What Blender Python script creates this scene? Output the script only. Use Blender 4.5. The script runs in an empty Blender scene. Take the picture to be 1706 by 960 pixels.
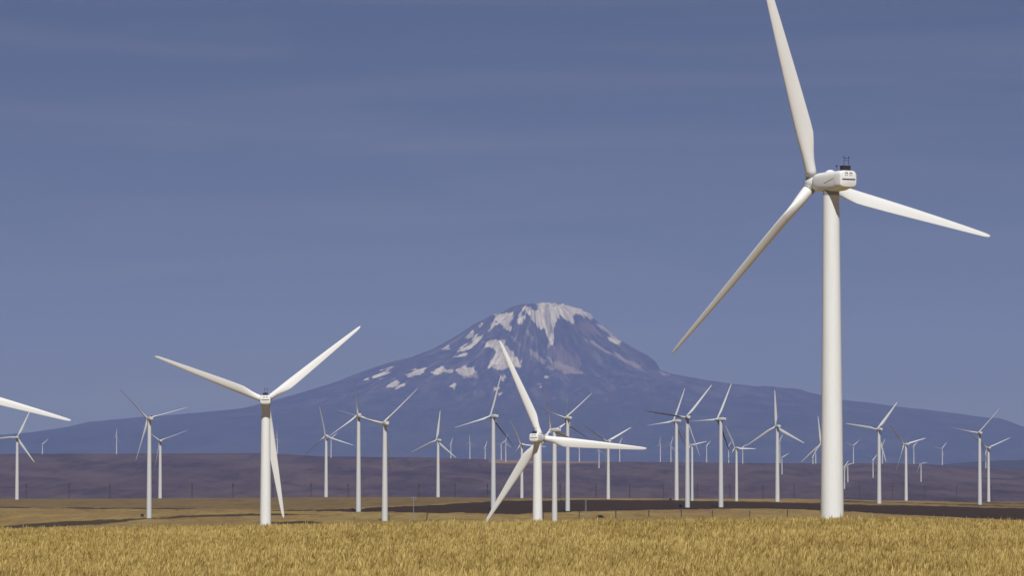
import bpy, math, random
import numpy as np
from mathutils import Matrix, Vector

R = math.radians
random.seed(7)
rng = np.random.default_rng(11)
scene = bpy.context.scene
col = scene.collection

# ------------------------------------------------------------------ camera
FPX = 7500.0                       # focal length in photo pixels (1706 wide)
YH = 800.0                         # photo row of the true horizon
PITCH = math.atan((YH - 480.0) / FPX)
cam_d = bpy.data.cameras.new('camera')
cam_d.sensor_width = 36.0
cam_d.lens = 36.0 * FPX / 1706.0
cam_d.clip_start = 1.0
cam_d.clip_end = 300000.0
cam = bpy.data.objects.new('camera', cam_d)
col.objects.link(cam)
cam.location = (0, 0, 0)
cam.rotation_euler = (R(90) + PITCH, 0, 0)
scene.camera = cam

# ------------------------------------------------------------------ light
SUN_AZ = R(5)                     # to the right of straight behind the camera
SUN_EL = R(50)
S = Vector((math.sin(SUN_AZ) * math.cos(SUN_EL), -math.cos(SUN_AZ) * math.cos(SUN_EL), math.sin(SUN_EL)))
sun_d = bpy.data.lights.new('sun', 'SUN')
sun_d.energy = 5.0
sun_d.angle = R(0.53)
sun_d.color = (1.0, 0.985, 0.955)
sun = bpy.data.objects.new('sun', sun_d)
col.objects.link(sun)
sun.rotation_euler = S.to_track_quat('Z', 'Y').to_euler()
sun.location = (0, -200, 300)

world = bpy.data.worlds.new('World')
scene.world = world
world.use_nodes = True
wt = world.node_tree
wt.nodes.clear()
WN = wt.nodes.new
wout = WN('ShaderNodeOutputWorld')
wbg = WN('ShaderNodeBackground')
wsky = WN('ShaderNodeTexSky')
wsky.sky_type = 'NISHITA'
wsky.sun_disc = False
wsky.sun_elevation = SUN_EL
wsky.sun_rotation = R(180) - SUN_AZ
wsky.altitude = 2500
wsky.air_density = 0.6
wsky.dust_density = 0.9
wsky.ozone_density = 3.0
wbg.inputs['Strength'].default_value = 0.05
# thin cirrus streaks over the clear sky
wtc = WN('ShaderNodeTexCoord')
wmap = WN('ShaderNodeMapping')
wmap.inputs['Rotation'].default_value = (0, R(4), 0)
wmap.inputs['Scale'].default_value = (7, 7, 95)
wnoi = WN('ShaderNodeTexNoise')
wnoi.inputs['Scale'].default_value = 1.0
wnoi.inputs['Detail'].default_value = 9
wnoi.inputs['Roughness'].default_value = 0.55
wnoi.inputs['Distortion'].default_value = 0.6
wramp = WN('ShaderNodeMapRange')
wramp.inputs['From Min'].default_value = 0.44
wramp.inputs['From Max'].default_value = 0.85
wramp.inputs['To Max'].default_value = 0.26
wmix = WN('ShaderNodeMixRGB')
wmix.inputs['Color2'].default_value = (7.0, 6.6, 7.0, 1)
wl = wt.links.new
wl(wtc.outputs['Generated'], wmap.inputs['Vector'])
wl(wmap.outputs['Vector'], wnoi.inputs['Vector'])
wl(wnoi.outputs['Fac'], wramp.inputs['Value'])
wl(wramp.outputs['Result'], wmix.inputs['Fac'])
wtint = WN('ShaderNodeMixRGB')
wtint.blend_type = 'MULTIPLY'
wtint.inputs['Fac'].default_value = 1.0
wtint.inputs['Color2'].default_value = (0.70, 0.61, 0.655, 1)
wl(wsky.outputs['Color'], wtint.inputs['Color1'])
wl(wtint.outputs['Color'], wmix.inputs['Color1'])
wl(wmix.outputs['Color'], wbg.inputs['Color'])
wl(wbg.outputs['Background'], wout.inputs['Surface'])

scene.view_settings.view_transform = 'Standard'
scene.view_settings.look = 'None'
scene.view_settings.exposure = -0.21
scene.view_settings.gamma = 1.0
scene.view_settings.use_curve_mapping = False
scene.render.engine = 'CYCLES'
scene.cycles.use_denoising = True
scene.cycles.max_bounces = 6
scene.cycles.volume_bounces = 1
scene.cycles.sample_clamp_indirect = 4.0

# haze numbers
HAZE_DENSITY = 1.9e-5
HAZE_COLOR = (0.25, 0.335, 0.80, 1)
HAZE_ABSORB = (0.44, 0.44, 0.75, 1)
HAZE_ANISO = 0.0

# ------------------------------------------------------------------ helpers
def ray(x, y):
    cx, cy = x - 853.0, 480.0 - y
    cp, sp = math.cos(PITCH), math.sin(PITCH)
    return Vector((cx, FPX * cp - cy * sp, FPX * sp + cy * cp))

def at(x, y, d):
    r = ray(x, y)
    return r * (d / r.y)

def xpx(tx):                       # bearing (X/Y) to photo column, near the horizon row
    return 853.0 + tx * FPX * math.cos(PITCH) * 1.0008

def hash2(ix, iy, seed):
    h = (ix.astype(np.int64) * 374761393 + iy.astype(np.int64) * 668265263 + seed * 974634777) & 0xFFFFFFFF
    h = ((h ^ (h >> 13)) * 1274126177) & 0xFFFFFFFF
    return ((h ^ (h >> 16)) & 0xFFFFFF) / float(0xFFFFFF)

def vnoise(x, y, seed=0):
    ix, iy = np.floor(x), np.floor(y)
    fx, fy = x - ix, y - iy
    fx = fx * fx * (3 - 2 * fx); fy = fy * fy * (3 - 2 * fy)
    a = hash2(ix, iy, seed); b = hash2(ix + 1, iy, seed)
    c = hash2(ix, iy + 1, seed); d = hash2(ix + 1, iy + 1, seed)
    return (a + (b - a) * fx) * (1 - fy) + (c + (d - c) * fx) * fy - 0.5

def fbm(x, y, octv=5, seed=0, gain=0.5, ridged=False):
    s, amp = 0.0, 1.0
    for o in range(octv):
        n = vnoise(x * 2 ** o + 17.3 * o, y * 2 ** o - 9.1 * o, seed + o)
        if ridged:
            n = 0.5 - 2 * np.abs(n)
        s = s + amp * n
        amp *= gain
    return s

def mesh_obj(name, verts, faces, mat=None, parent=None, smooth=True, link=True):
    me = bpy.data.meshes.new(name)
    me.from_pydata([tuple(v) for v in verts], [], faces)
    if smooth:
        me.polygons.foreach_set('use_smooth', [True] * len(me.polygons))
    me.update()
    o = bpy.data.objects.new(name, me)
    if mat: me.materials.append(mat)
    if link: col.objects.link(o)
    if parent: o.parent = parent
    return o

def grid_obj(name, X, Y, Z, mat, attrs=None, kind='structure'):
    nr, nc = X.shape
    v = np.stack([X, Y, Z], -1).reshape(-1, 3).astype(np.float32)
    i = np.arange(nr * nc).reshape(nr, nc)
    q = np.stack([i[:-1, :-1], i[:-1, 1:], i[1:, 1:], i[1:, :-1]], -1).reshape(-1, 4)
    # make the faces look upward
    a, b, c = v[q[0, 0]], v[q[0, 1]], v[q[0, 2]]
    if np.cross(b - a, c - a)[2] < 0:
        q = q[:, ::-1]
    me = bpy.data.meshes.new(name)
    me.vertices.add(len(v)); me.vertices.foreach_set('co', v.ravel())
    me.loops.add(q.size); me.loops.foreach_set('vertex_index', q.ravel().astype(np.int32))
    me.polygons.add(len(q))
    me.polygons.foreach_set('loop_start', (np.arange(len(q)) * 4).astype(np.int32))
    me.polygons.foreach_set('use_smooth', np.ones(len(q), bool))
    me.update(calc_edges=True)
    for k, val in (attrs or {}).items():
        at_ = me.attributes.new(k, 'FLOAT', 'POINT')
        at_.data.foreach_set('value', np.ascontiguousarray(val, dtype=np.float32).ravel())
    o = bpy.data.objects.new(name, me)
    me.materials.append(mat)
    col.objects.link(o)
    o['kind'] = kind
    return o

class NT:                          # small node-tree writer
    def __init__(s, name):
        s.m = bpy.data.materials.new(name); s.m.use_nodes = True
        s.t = s.m.node_tree; s.b = s.t.nodes['Principled BSDF']
        s.out = s.t.nodes['Material Output']
    def n(s, typ, **kw):
        nd = s.t.nodes.new(typ)
        for k, v in kw.items():
            if k in nd.inputs: nd.inputs[k].default_value = v
            else: setattr(nd, k, v)
        return nd
    def l(s, a, b): s.t.links.new(a, b)
    def geo(s): return s.n('ShaderNodeNewGeometry').outputs['Position']
    def obj(s): return s.n('ShaderNodeTexCoord').outputs['Object']
    def noise(s, vec, scale, detail=5, rough=0.5, stretch=None, dist=0.0):
        if stretch:
            mp = s.n('ShaderNodeMapping'); mp.inputs['Scale'].default_value = stretch
            s.l(vec, mp.inputs['Vector']); vec = mp.outputs['Vector']
        nd = s.n('ShaderNodeTexNoise', Scale=scale, Detail=detail, Roughness=rough, Distortion=dist)
        s.l(vec, nd.inputs['Vector'])
        return nd.outputs['Fac']
    def rng(s, v, a, b, c=0.0, d=1.0, smooth=False):
        nd = s.n('ShaderNodeMapRange'); nd.interpolation_type = 'SMOOTHSTEP' if smooth else 'LINEAR'
        s.l(v, nd.inputs['Value'])
        for k, x in zip(('From Min', 'From Max', 'To Min', 'To Max'), (a, b, c, d)): nd.inputs[k].default_value = x
        return nd.outputs['Result']
    def math(s, op, a, b=0.0):
        nd = s.n('ShaderNodeMath'); nd.operation = op
        for k, x in enumerate((a, b)):
            if isinstance(x, (int, float)): nd.inputs[k].default_value = x
            else: s.l(x, nd.inputs[k])
        return nd.outputs[0]
    def mix(s, f, a, b, blend='MIX'):
        nd = s.n('ShaderNodeMixRGB'); nd.blend_type = blend
        for k, x in zip(('Fac', 'Color1', 'Color2'), (f, a, b)):
            if isinstance(x, (int, float)): nd.inputs[k].default_value = x
            elif isinstance(x, tuple): nd.inputs[k].default_value = (*x, 1)
            else: s.l(x, nd.inputs[k])
        return nd.outputs['Color']
    def attr(s, name, out='Fac'):
        nd = s.n('ShaderNodeAttribute'); nd.attribute_name = name
        return nd.outputs[out]
    def done(s, color=None, rough=0.6, spec=0.3, metal=0.0, bump=None, bdist=0.1, bstr=0.5):
        if color is not None:
            if isinstance(color, tuple): s.b.inputs['Base Color'].default_value = (*color, 1)
            else: s.l(color, s.b.inputs['Base Color'])
        s.b.inputs['Roughness'].default_value = rough
        s.b.inputs['Specular IOR Level'].default_value = spec
        s.b.inputs['Metallic'].default_value = metal
        if bump is not None:
            bp = s.n('ShaderNodeBump', Strength=bstr, Distance=bdist)
            s.l(bump, bp.inputs['Height']); s.l(bp.outputs['Normal'], s.b.inputs['Normal'])
        return s.m

# ------------------------------------------------------------------ materials
def white_paint(name, base, streak=0.10, scale=0.25):
    t = NT(name)
    o = t.obj()
    a = t.noise(o, scale, 6, 0.6, stretch=(3, 3, 0.35))
    b = t.noise(o, scale * 6, 4, 0.6)
    f = t.math('ADD', t.rng(a, 0.45, 0.8, 0, streak), t.rng(b, 0.5, 0.8, 0, streak * 0.6))
    return t.done(t.mix(f, base, (base[0] * 0.55, base[1] * 0.52, base[2] * 0.47)), 0.42, 0.35)

M_tower = white_paint('white_tower_paint', (0.79, 0.795, 0.80), 0.14)
M_nac = white_paint('white_nacelle_paint', (0.80, 0.805, 0.81), 0.16, 0.5)
M_blade = white_paint('white_blade_gelcoat', (0.80, 0.80, 0.80), 0.08)
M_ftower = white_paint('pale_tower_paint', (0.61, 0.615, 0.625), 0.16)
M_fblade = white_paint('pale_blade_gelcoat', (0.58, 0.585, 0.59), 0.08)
def plain(name, c, rough=0.6, metal=0.0, var=0.25, scale=2.0):
    t = NT(name)
    f = t.rng(t.noise(t.obj(), scale, 4), 0.3, 0.7, 0, var)
    return t.done(t.mix(f, c, tuple(x * 0.5 for x in c)), rough, 0.3, metal)
M_dark = plain('dark_grille', (0.035, 0.035, 0.04), 0.7)
M_grey = plain('grey_ring_metal', (0.35, 0.35, 0.36), 0.5)
M_steel = plain('galvanised_steel', (0.30, 0.32, 0.38), 0.5, 0.3)
M_wood = plain('weathered_wood', (0.075, 0.06, 0.05), 0.9)
M_boxg = plain('dark_green_cabinet', (0.03, 0.035, 0.03), 0.5)
M_bush = plain('dark_leaf', (0.035, 0.042, 0.018), 0.9, 0.0, 0.6, 3.0)

# ------------------------------------------------------------------ terrain
def crest_row(x):
    return np.interp(x, [-900, 0, 430, 860, 1290, 1400, 1706, 2600], [886, 881, 876, 868.5, 864, 863, 867, 872])

_D = [0, 50, 100, 150, 200, 270, 330, 400, 600, 910, 1300, 1748, 1980, 2600, 3000, 3300, 3400, 3700, 4000, 4400, 4800, 5300, 5800, 6000, 6500, 7200, 8000, 9200]
_Z = [-1.7, -2.3, -3.55, -3.95, -3.85, -3.4, -4.6, -6.5, -12, -20, -33, -49, -61, -60, -47, -38, -36, -33.5, -31, -28.5, -26, -24.5, -24.4, -24.4, -29, -55, -110, -160]
_lx = [-1500, 0, 430, 700, 950, 1300, 1706, 3200]
_lz = [-2, -1.4, 0.5, 1.6, 0.0, -1.2, -5.0, -9]
def ground_z(tx, d):
    x = xpx(tx)
    z = np.interp(d, _D, _Z)
    # crest of the wheat field follows its skyline
    zc = -(crest_row(x) - YH) / FPX * 270.0 - 0.86
    w = np.interp(d, [90, 200, 270, 340, 500], [0, .6, 1, 1, 0])
    z = z + w * (zc - (-3.4))
    w2 = np.interp(d, [3000, 3800, 5200, 6500, 8000], [0, .45, 1, 1, 0.4])
    z = z + w2 * np.interp(x, _lx, _lz)
    return z

def ground_hit(x, y):
    ds = np.arange(3250, 6600, 4.0)
    r = ray(x, y)
    tx = r.x / r.y
    zz = ground_z(np.full_like(ds, tx), ds)
    zr = ds * (r.z / r.y)
    k = np.nonzero(zz >= zr)[0]
    return float(ds[k[0]]) if len(k) else 6150.0

# ground sheet
th = np.concatenate([np.linspace(-180, -12, 34)[:-1], np.linspace(-12, -8, 12)[:-1], np.linspace(-8, 8, 330), np.linspace(8, 12, 12)[1:], np.linspace(12, 180, 34)[1:]])
dd = np.concatenate([np.linspace(0.5, 100, 14)[:-1], np.linspace(100, 400, 60)[:-1], np.geomspace(400, 3000, 50)[:-1], np.geomspace(3000, 6700, 330)[:-1], np.linspace(6700, 9200, 20)])
TH, DD = np.meshgrid(np.radians(th), dd)
TX = np.clip(np.tan(np.clip(TH, R(-20), R(20))), -0.35, 0.35)
GX, GY = DD * np.sin(TH), DD * np.cos(TH)
DY = np.where(np.abs(TH) < R(20), GY, DD)
GZ = ground_z(TX, DY)
GZ = GZ + np.where(DD > 3000, fbm(GX / 130, GY / 260, 4, 5) * 0.9, fbm(GX / 14, GY / 14, 4, 6) * 0.10)
px = xpx(TX); row = YH - FPX * GZ / np.maximum(DY, 1)
far = (DD > 3200) & (DD < 6900)
def iv(x, xs, ys): return np.interp(x, xs, ys)
yt = iv(px, [300, 470, 560, 690, 770, 860, 950, 1100, 1290, 1400, 1500, 1600, 1706, 2200], [852, 851.2, 849.3, 843.5, 838.5, 834.5, 833.5, 834, 837, 840.5, 842, 845, 847.5, 858])
yb = iv(px, [300, 470, 560, 690, 860, 950, 1100, 1290, 1400, 1500, 1600, 1706, 2200], [851, 851.8, 852.5, 855, 856.5, 853, 850, 848.5, 853, 858, 863, 868, 884])
plough = np.where(far, np.minimum(row - yt, yb - row), -20.0)
db = iv(px, [-600, 0, 60, 150, 250, 330, 430, 520, 560], [884, 880, 877, 871, 864.5, 860.5, 858.5, 858, 858])
dw = iv(px, [-600, 0, 60, 150, 250, 330, 430, 520, 560], [4, 3.5, 3.8, 4, 2.2, 1.6, 1.1, 0.3, -2])
band = dw - np.abs(row - db)
band = np.maximum(band, iv(px, [-200, 0, 330, 380], [0.7, 0.9, 0.7, -2]) - np.abs(row - iv(px, [0, 330], [846.5, 848.5])))
band = np.maximum(band, iv(px, [420, 440, 520, 560], [-2, 1.8, 1.5, -2]) - np.abs(row - 871.5))
band = np.maximum(band, iv(px, [1385, 1400, 1706, 1800], [-2, 0.5, 0.8, 0.8]) - np.abs(row - iv(px, [1400, 1706], [835.6, 844.5])))
band = np.maximum(band, iv(px, [1500, 1530, 1706, 1800], [-2, 0.4, 0.7, 0.7]) - np.abs(row - iv(px, [1530, 1706], [833.5, 840.2])))
band = np.where(far, band, -20.0)
upper = np.where(far, iv(px, [-600, 0, 330, 480, 700, 860, 1300, 1400], [847, 847, 848.5, 850, 843, 834, 820, 820]) - row, -20)   # duller grass beyond
furrow = np.where(far, iv(px, [1320, 1400, 1706], [0, 1, 1]) * np.clip(yt - row + 0.5, 0, 1), 0)

t = NT('field_soil')
pos = t.geo()
n1 = t.noise(pos, 0.02, 6, 0.6, stretch=(3.0, 0.35, 1))
n2 = t.noise(pos, 0.25, 5, 0.65, stretch=(1, 0.2, 1))
n3 = t.noise(pos, 0.0045, 4, 0.55, stretch=(1.5, 0.6, 1))
tan = t.mix(t.rng(n1, 0.34, 0.66), (0.31, 0.225, 0.076), (0.185, 0.124, 0.040))
tan = t.mix(t.rng(n3, 0.42, 0.66, 0, 0.75), tan, (0.20, 0.120, 0.048))
tan = t.mix(t.rng(n2, 0.5, 0.7, 0, 0.6), tan, (0.40, 0.30, 0.12))
dull = t.mix(t.rng(n1, 0.3, 0.7), (0.130, 0.088, 0.038), (0.20, 0.140, 0.056))
jit = t.math('MULTIPLY', t.math('SUBTRACT', t.noise(pos, 0.05, 5, 0.7, stretch=(1.6, 0.25, 1)), 0.5), 7.0)
jit = t.math('ADD', jit, t.math('MULTIPLY', t.math('SUBTRACT', t.noise(pos, 0.011, 5, 0.6, stretch=(1.6, 0.4, 1)), 0.5), 7.0))
def edge(name, soft=0.5):
    return t.rng(t.math('ADD', t.attr(name), jit), -soft, soft, 0, 1, True)
c = t.mix(edge('upper', 1.0), tan, dull)
fw = t.n('ShaderNodeTexWave', Scale=0.012, Distortion=1.5, Detail=2.0)
fw.bands_direction = 'Y'
t.l(pos, fw.inputs['Vector'])
c = t.mix(t.math('MULTIPLY', t.attr('furrow'), t.rng(fw.outputs['Fac'], 0.45, 0.7, 0, 0.75)), c, (0.13, 0.088, 0.05))
c = t.mix(t.math('MULTIPLY', edge('band', 0.9), 0.92), c, (0.045, 0.032, 0.018))
pl = t.mix(n1, (0.030, 0.019, 0.009), (0.056, 0.036, 0.018))
c = t.mix(edge('plough', 0.5), c, pl)
M_ground = t.done(c, 0.95, 0.05)
ground = grid_obj('ground', GX, GY, GZ, M_ground, {'plough': plough, 'band': band, 'upper': upper, 'furrow': furrow})

# purple hills across the valley
def ridge_row(x):
    return np.interp(x, [-3000, -300, 0, 430, 480, 540, 620, 700, 820, 900, 1100, 1300, 1500, 1570, 1640, 1706, 2000, 5000],
                     [760, 757.5, 757, 755.5, 758, 761, 762, 761.5, 766.5, 769, 770, 773, 772.5, 776, 780, 783, 787, 790])
def hill_z(tx, d, rough=True):
    x = xpx(tx)
    yr = ridge_row(x)
    f = np.clip((d - 14000) / 5500.0, -1, 1)
    y = 833 + (yr - 833) * np.where(f > 0, f, f)
    z = np.where(d <= 14000, np.interp(d, [8800, 11000, 14000], [-190, -130, -61.6]), -(y - YH) / FPX * d)
    zr = -(yr - YH) / FPX * 19500
    z = np.where(d > 19500, zr - (zr + 160) * np.clip((d - 19500) / 7500.0, 0, 1) ** 0.8, z)
    if rough:
        X = tx * d
        g = fbm(X / 420 + d / 1300, d / 2600, 5, 21, 0.55, True) * 20 + fbm(X / 150 - d / 800, d / 900, 4, 33, 0.55, True) * 7
        w = np.interp(d, [9000, 13000, 18500, 19500, 20500, 26000], [0.3, 1, .8, 0.14, 0.3, .2])
        z = z + (g - 6) * w
    return z
ht = np.concatenate([np.linspace(-24, -8, 40)[:-1], np.linspace(-8, 8, 460), np.linspace(8, 24, 40)[1:]])
hd = np.concatenate([np.linspace(8800, 13500, 20)[:-1], np.linspace(13500, 19800, 180)[:-1], np.linspace(19800, 27000, 24)[:-1], np.linspace(27000, 47000, 12)])
HT, HD = np.meshgrid(np.tan(np.radians(ht)), hd)
HZ = hill_z(HT, HD)
hx = xpx(HT)
hrow = YH - FPX * HZ / HD
stub = np.where(HD < 19700, np.minimum(np.interp(hx, [780, 840, 985, 1040], [-3, 2, 1.5, -3]), (772.5 - hrow) / 1.2), -3)
t = NT('scrub_hillside')
pos = t.geo()
n1 = t.noise(pos, 0.0016, 6, 0.6, stretch=(1, 0.7, 1))
n2 = t.noise(pos, 0.024, 6, 0.65, stretch=(1, 0.035, 1), dist=0.8)
n4 = t.noise(pos, 0.004, 5, 0.6, stretch=(1, 0.12, 1), dist=1.5)
c = t.mix(t.rng(n1, 0.35, 0.65), (0.060, 0.042, 0.050), (0.090, 0.064, 0.066))
c = t.mix(t.rng(n2, 0.47, 0.66, 0, 0.7), c, (0.038, 0.030, 0.029))
c = t.mix(t.rng(n4, 0.5, 0.68, 0, 0.4), c, (0.120, 0.086, 0.078))
c = t.mix(t.rng(n4, 0.47, 0.36, 0, 0.4), c, (0.034, 0.028, 0.028))
gy = t.attr('gully')
c = t.mix(t.rng(gy, 0.1, 0.9, 0, 0.45), c, (0.135, 0.100, 0.085))
c = t.mix(t.rng(gy, -0.1, -0.9, 0, 0.6), c, (0.034, 0.027, 0.025))
j = t.math('MULTIPLY', t.math('SUBTRACT', t.noise(pos, 0.006, 4), 0.5), 2.5)
c = t.mix(t.rng(t.math('ADD', t.attr('stubble'), j), -0.3, 0.6, 0, 0.9), c, (0.25, 0.17, 0.10))
M_hill = t.done(c, 0.95, 0.03)
hills = grid_obj('hills', HT * HD, HD, HZ, M_hill, {'stubble': stub, 'gully': fbm(HT * HD / 300 + HD / 1100, HD / 2200, 5, 21, 0.6, True) + 0.6 * fbm(HT * HD / 70 - HD / 600, HD / 700, 4, 43, 0.6)})

def hill_hit(x, y):
    ds = np.arange(13800, 19600, 10.0)
    r = ray(x, y); tx = r.x / r.y
    zz = hill_z(np.full_like(ds, tx), ds); zr = ds * (r.z / r.y)
    k = np.nonzero(zz >= zr)[0]
    return float(ds[k[0]]) if len(k) else 19500.0

# foothill ridge further off on the right
fx = np.linspace(600, 4200, 160); fy = np.linspace(-2600, 2600, 30)
FX, FY = np.meshgrid(fx, fy)
top = np.interp(FX, [600, 1400, 1500, 1560, 1640, 1706, 1800, 2200, 3000, 4200], [840, 800, 786, 775, 768, 766, 764, 760, 775, 800])
D0 = 33000.0
FZ = -(top - YH) / FPX * D0
FZ = FZ - (np.abs(FY) / 2600) ** 1.5 * (FZ + 260) + fbm(FX / 40, FY / 500, 4, 51) * 14 * np.clip(np.abs(FY) / 600, 0.2, 1)
t = NT('forest_ridge'); pos = t.geo()
M_forest = t.done(t.mix(t.noise(pos, 0.003, 5), (0.028, 0.036, 0.022), (0.055, 0.05, 0.034)), 0.95, 0.03)
grid_obj('foothills', (FX - 853) / FPX * D0, D0 + FY, FZ, M_forest)

# the volcano
MD = 72000.0; K = MD / FPX
prof = [(-5200, 812), (-3200, 792), (-1500, 765), (-700, 742), (-300, 730), (0, 722), (60, 717), (110, 712), (140, 706), (200, 701), (300, 693), (400, 683), (440, 673), (500, 656), (560, 638), (600, 622),
        (640, 608), (680, 598), (720, 583), (750, 566), (790, 541), (820, 527), (838, 521), (850, 513), (868, 508), (885, 506), (900, 507.5), (935, 512), (965, 517), (985, 524),
        (990, 532), (1010, 549), (1040, 571), (1060, 583), (1080, 593), (1092, 603), (1100, 618), (1120, 624), (1160, 632), (1200, 639), (1250, 645), (1300, 650), (1332, 650),
        (1345, 655), (1400, 668), (1450, 673), (1500, 680), (1560, 687), (1600, 692), (1640, 699), (1665, 700), (1706, 712), (1900, 738), (2400, 765), (3500, 785), (5200, 800), (7200, 812)]
pxs = np.array([p[0] for p in prof], float); pys = np.array([p[1] for p in prof], float)
XC = 885.0
mx = np.concatenate([np.linspace(-2600, 520, 150)[:-1], np.linspace(520, 1130, 520)[:-1], np.linspace(1130, 4300, 240)])
my = np.concatenate([np.linspace(-2300, -520, 60)[:-1], np.linspace(-520, 60, 340)[:-1], np.linspace(60, 1800, 46)])
MX, MY = np.meshgrid(mx, my)       # in units of K metres
dx, dy = MX - XC, MY * 1.0
r = np.hypot(dx, dy * 1.05)
phi = np.arctan2(dy, dx)           # front faces phi=-90deg
wr = 0.5 + 0.5 * np.cos(phi)
wr = wr * wr * (3 - 2 * wr)
hl = YH - np.interp(XC - r, pxs, pys)
hr = YH - np.interp(XC + r, pxs, pys)
MZ = hl * (1 - wr) + hr * wr
fade = np.clip((MY + 1700) / 1100, 0, 1); fade = fade * fade * (3 - 2 * fade)
MZ = -10 + (MZ + 10) * np.where(MY < -600, fade, 1.0)
off = np.abs(np.sin(phi)) ** 1.5 * np.clip((r - 12) / 70, 0, 1)
rel = np.clip(MZ / 290, 0, 1)
gul = fbm(phi * 5.2 + r / 300, r / 130, 5, 71, 0.55, True)
gul2 = fbm(phi * 17 + r / 160, r / 60, 4, 81, 0.55, True)
bulk = fbm(MX / 120, MY / 120, 5, 91, 0.5)
streak = fbm(phi * 26 + fbm(MX / 60, MY / 60, 3, 12) * 1.5, r / 46, 4, 61, 0.6)
streak2 = fbm(phi * 60, r / 34 + 3, 3, 66, 0.6)
MZ = MZ + off * rel ** 0.95 * (gul * 24 - 9 + gul2 * 11 + bulk * 13) + fbm(MX / 24, MY / 24, 4, 95) * 1.4 * rel
MZ = MZ - np.clip((165 - MX) / 110, 0, 1) * 6.5 - np.clip((MX - 1660) / 60, 0, 1) * 6
MZ = np.maximum(MZ, -8 + 2 * bulk)
# pixel each point of the cone's face is seen at: snowfields are mapped as areas of the face
PX = 853 + (MX - 853) * MD / (MD + MY * K); PY = YH - MZ * MD / (MD + MY * K)
def inpoly(poly):
    poly = np.array(poly, float); ins = np.zeros(PX.shape, bool); dist = np.full(PX.shape, 1e9)
    n = len(poly)
    bb = (PX > poly[:, 0].min() - 8) & (PX < poly[:, 0].max() + 8) & (PY > poly[:, 1].min() - 8) & (PY < poly[:, 1].max() + 8)
    x, y = PX[bb], PY[bb]; ii = np.zeros(x.shape, bool); dm = np.full(x.shape, 1e9)
    for i in range(n):
        (x1, y1), (x2, y2) = poly[i], poly[(i + 1) % n]
        cnd = ((y1 > y) != (y2 > y))
        xi = (x2 - x1) * (y - y1) / (y2 - y1 + 1e-12) + x1
        ii ^= cnd & (x < xi)
        L2 = (x2 - x1) ** 2 + (y2 - y1) ** 2 + 1e-9
        tt = np.clip(((x - x1) * (x2 - x1) + (y - y1) * (y2 - y1)) / L2, 0, 1)
        dm = np.minimum(dm, np.hypot(x - x1 - tt * (x2 - x1), y - y1 - tt * (y2 - y1)))
    dist[bb] = np.where(ii, dm, -dm)
    dist[~bb] = -8
    return dist
def A(pts): return [(760 + x / 4.739, 490 + y / 4.739) for x, y in pts]
def B(pts): return [(400 + x / 2.843, 480 + y / 2.843) for x, y in pts]
SNOW = [A([(525,110),(560,88),(600,128),(640,120),(645,55),(760,65),(860,85),(960,100),(1040,130),(1100,178),(1066,206),(1000,178),(940,165),(942,225),(915,235),(870,200),(830,180),(792,195),(778,260),(765,390),(730,420),(718,330),(700,260),(665,285),(640,250),(590,190),(540,140)]),
 A([(300,160),(445,148),(450,200),(420,225),(455,285),(405,295),(350,235),(300,195)]), A([(478,158),(530,155),(535,195),(520,240),(490,225)]),
 A([(220,385),(300,355),(380,370),(400,410),(450,470),(500,530),(525,575),(380,600),(240,585),(310,500),(330,450),(240,420)]),
 A([(90,330),(125,290),(160,325),(130,350),(75,365)]), A([(170,350),(205,335),(190,360),(60,440),(20,455),(100,405)]),
 A([(0,600),(60,575),(140,575),(165,620),(100,650),(20,640)]), A([(1110,230),(1180,268),(1300,378),(1285,388),(1190,300),(1120,245)]),
 A([(1190,335),(1235,342),(1288,402),(1200,372)]), A([(250,300),(300,222),(328,240),(300,238),(265,300)]),
 A([(693,648),(735,650),(733,664),(695,660)]), A([(652,742),(660,718),(692,716),(680,742)]), A([(190,262),(205,235),(212,240),(200,265)]),
 A([(320,280),(340,276),(340,302),(325,302)]),
 A([(338,660),(388,655),(380,690),(342,685)]), A([(300,740),(352,738),(350,750),(310,755)]), A([(250,682),(275,680),(275,697),(255,697)]), A([(340,792),(380,792),(380,812),(345,810)]),
 B([(636,424),(700,394),(718,404),(650,430)]), B([(788,412),(830,380),(877,384),(872,406),(800,426)]), B([(903,402),(960,374),(1002,393),(930,407)]),
 B([(700,466),(740,434),(782,460),(750,481)]), B([(990,466),(1015,455),(1037,470),(1010,486)]), B([(665,392),(720,376),(702,392)]),
 B([(1018,327),(1070,308),(1092,315),(1030,331)]), B([(1043,297),(1130,234),(1147,240),(1060,302)]), B([(958,297),(985,279),(992,290)]), B([(588,434),(606,427),(606,435)]),
 B([(1034,280),(1058,262),(1062,268),(1040,284)]), B([(1132,186),(1146,170),(1148,176),(1136,190)])]
SCREE = [A([(1605,608),(1650,622),(1720,630),(1690,642),(1630,634)]), A([(570,432),(620,448),(700,520),(765,602),(720,597),(650,540)]), A([(720,500),(800,540),(900,570),(1005,632),(880,632),(780,590)]),
 A([(962,325),(1100,385),(1200,445),(1330,508),(1440,558),(1495,612),(1430,594),(1300,524),(1180,464),(1060,392)]),
 A([(400,300),(440,330),(500,390),(520,412),(480,390),(430,345)]), A([(520,245),(560,290),(600,350),(580,330)]), A([(20,600),(180,600),(170,670),(60,668)])]
PINK = [A([(725,390),(900,450),(985,520),(995,620),(850,600),(715,480)]), A([(940,200),(1080,230),(1150,330),(1000,330)]), A([(1100,760),(1180,755),(1180,795),(1110,795)])]
def field(ps):
    f = np.full(PX.shape, -8.0)
    for p_ in ps: f = np.maximum(f, inpoly(p_))
    return f
front = MY < 25
snow = np.where(front, field(SNOW), np.clip((MZ - 215) / 6, -8, 6))
scree = np.where(front, field(SCREE), -8); pink = np.where(front, field(PINK), -8)
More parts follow.
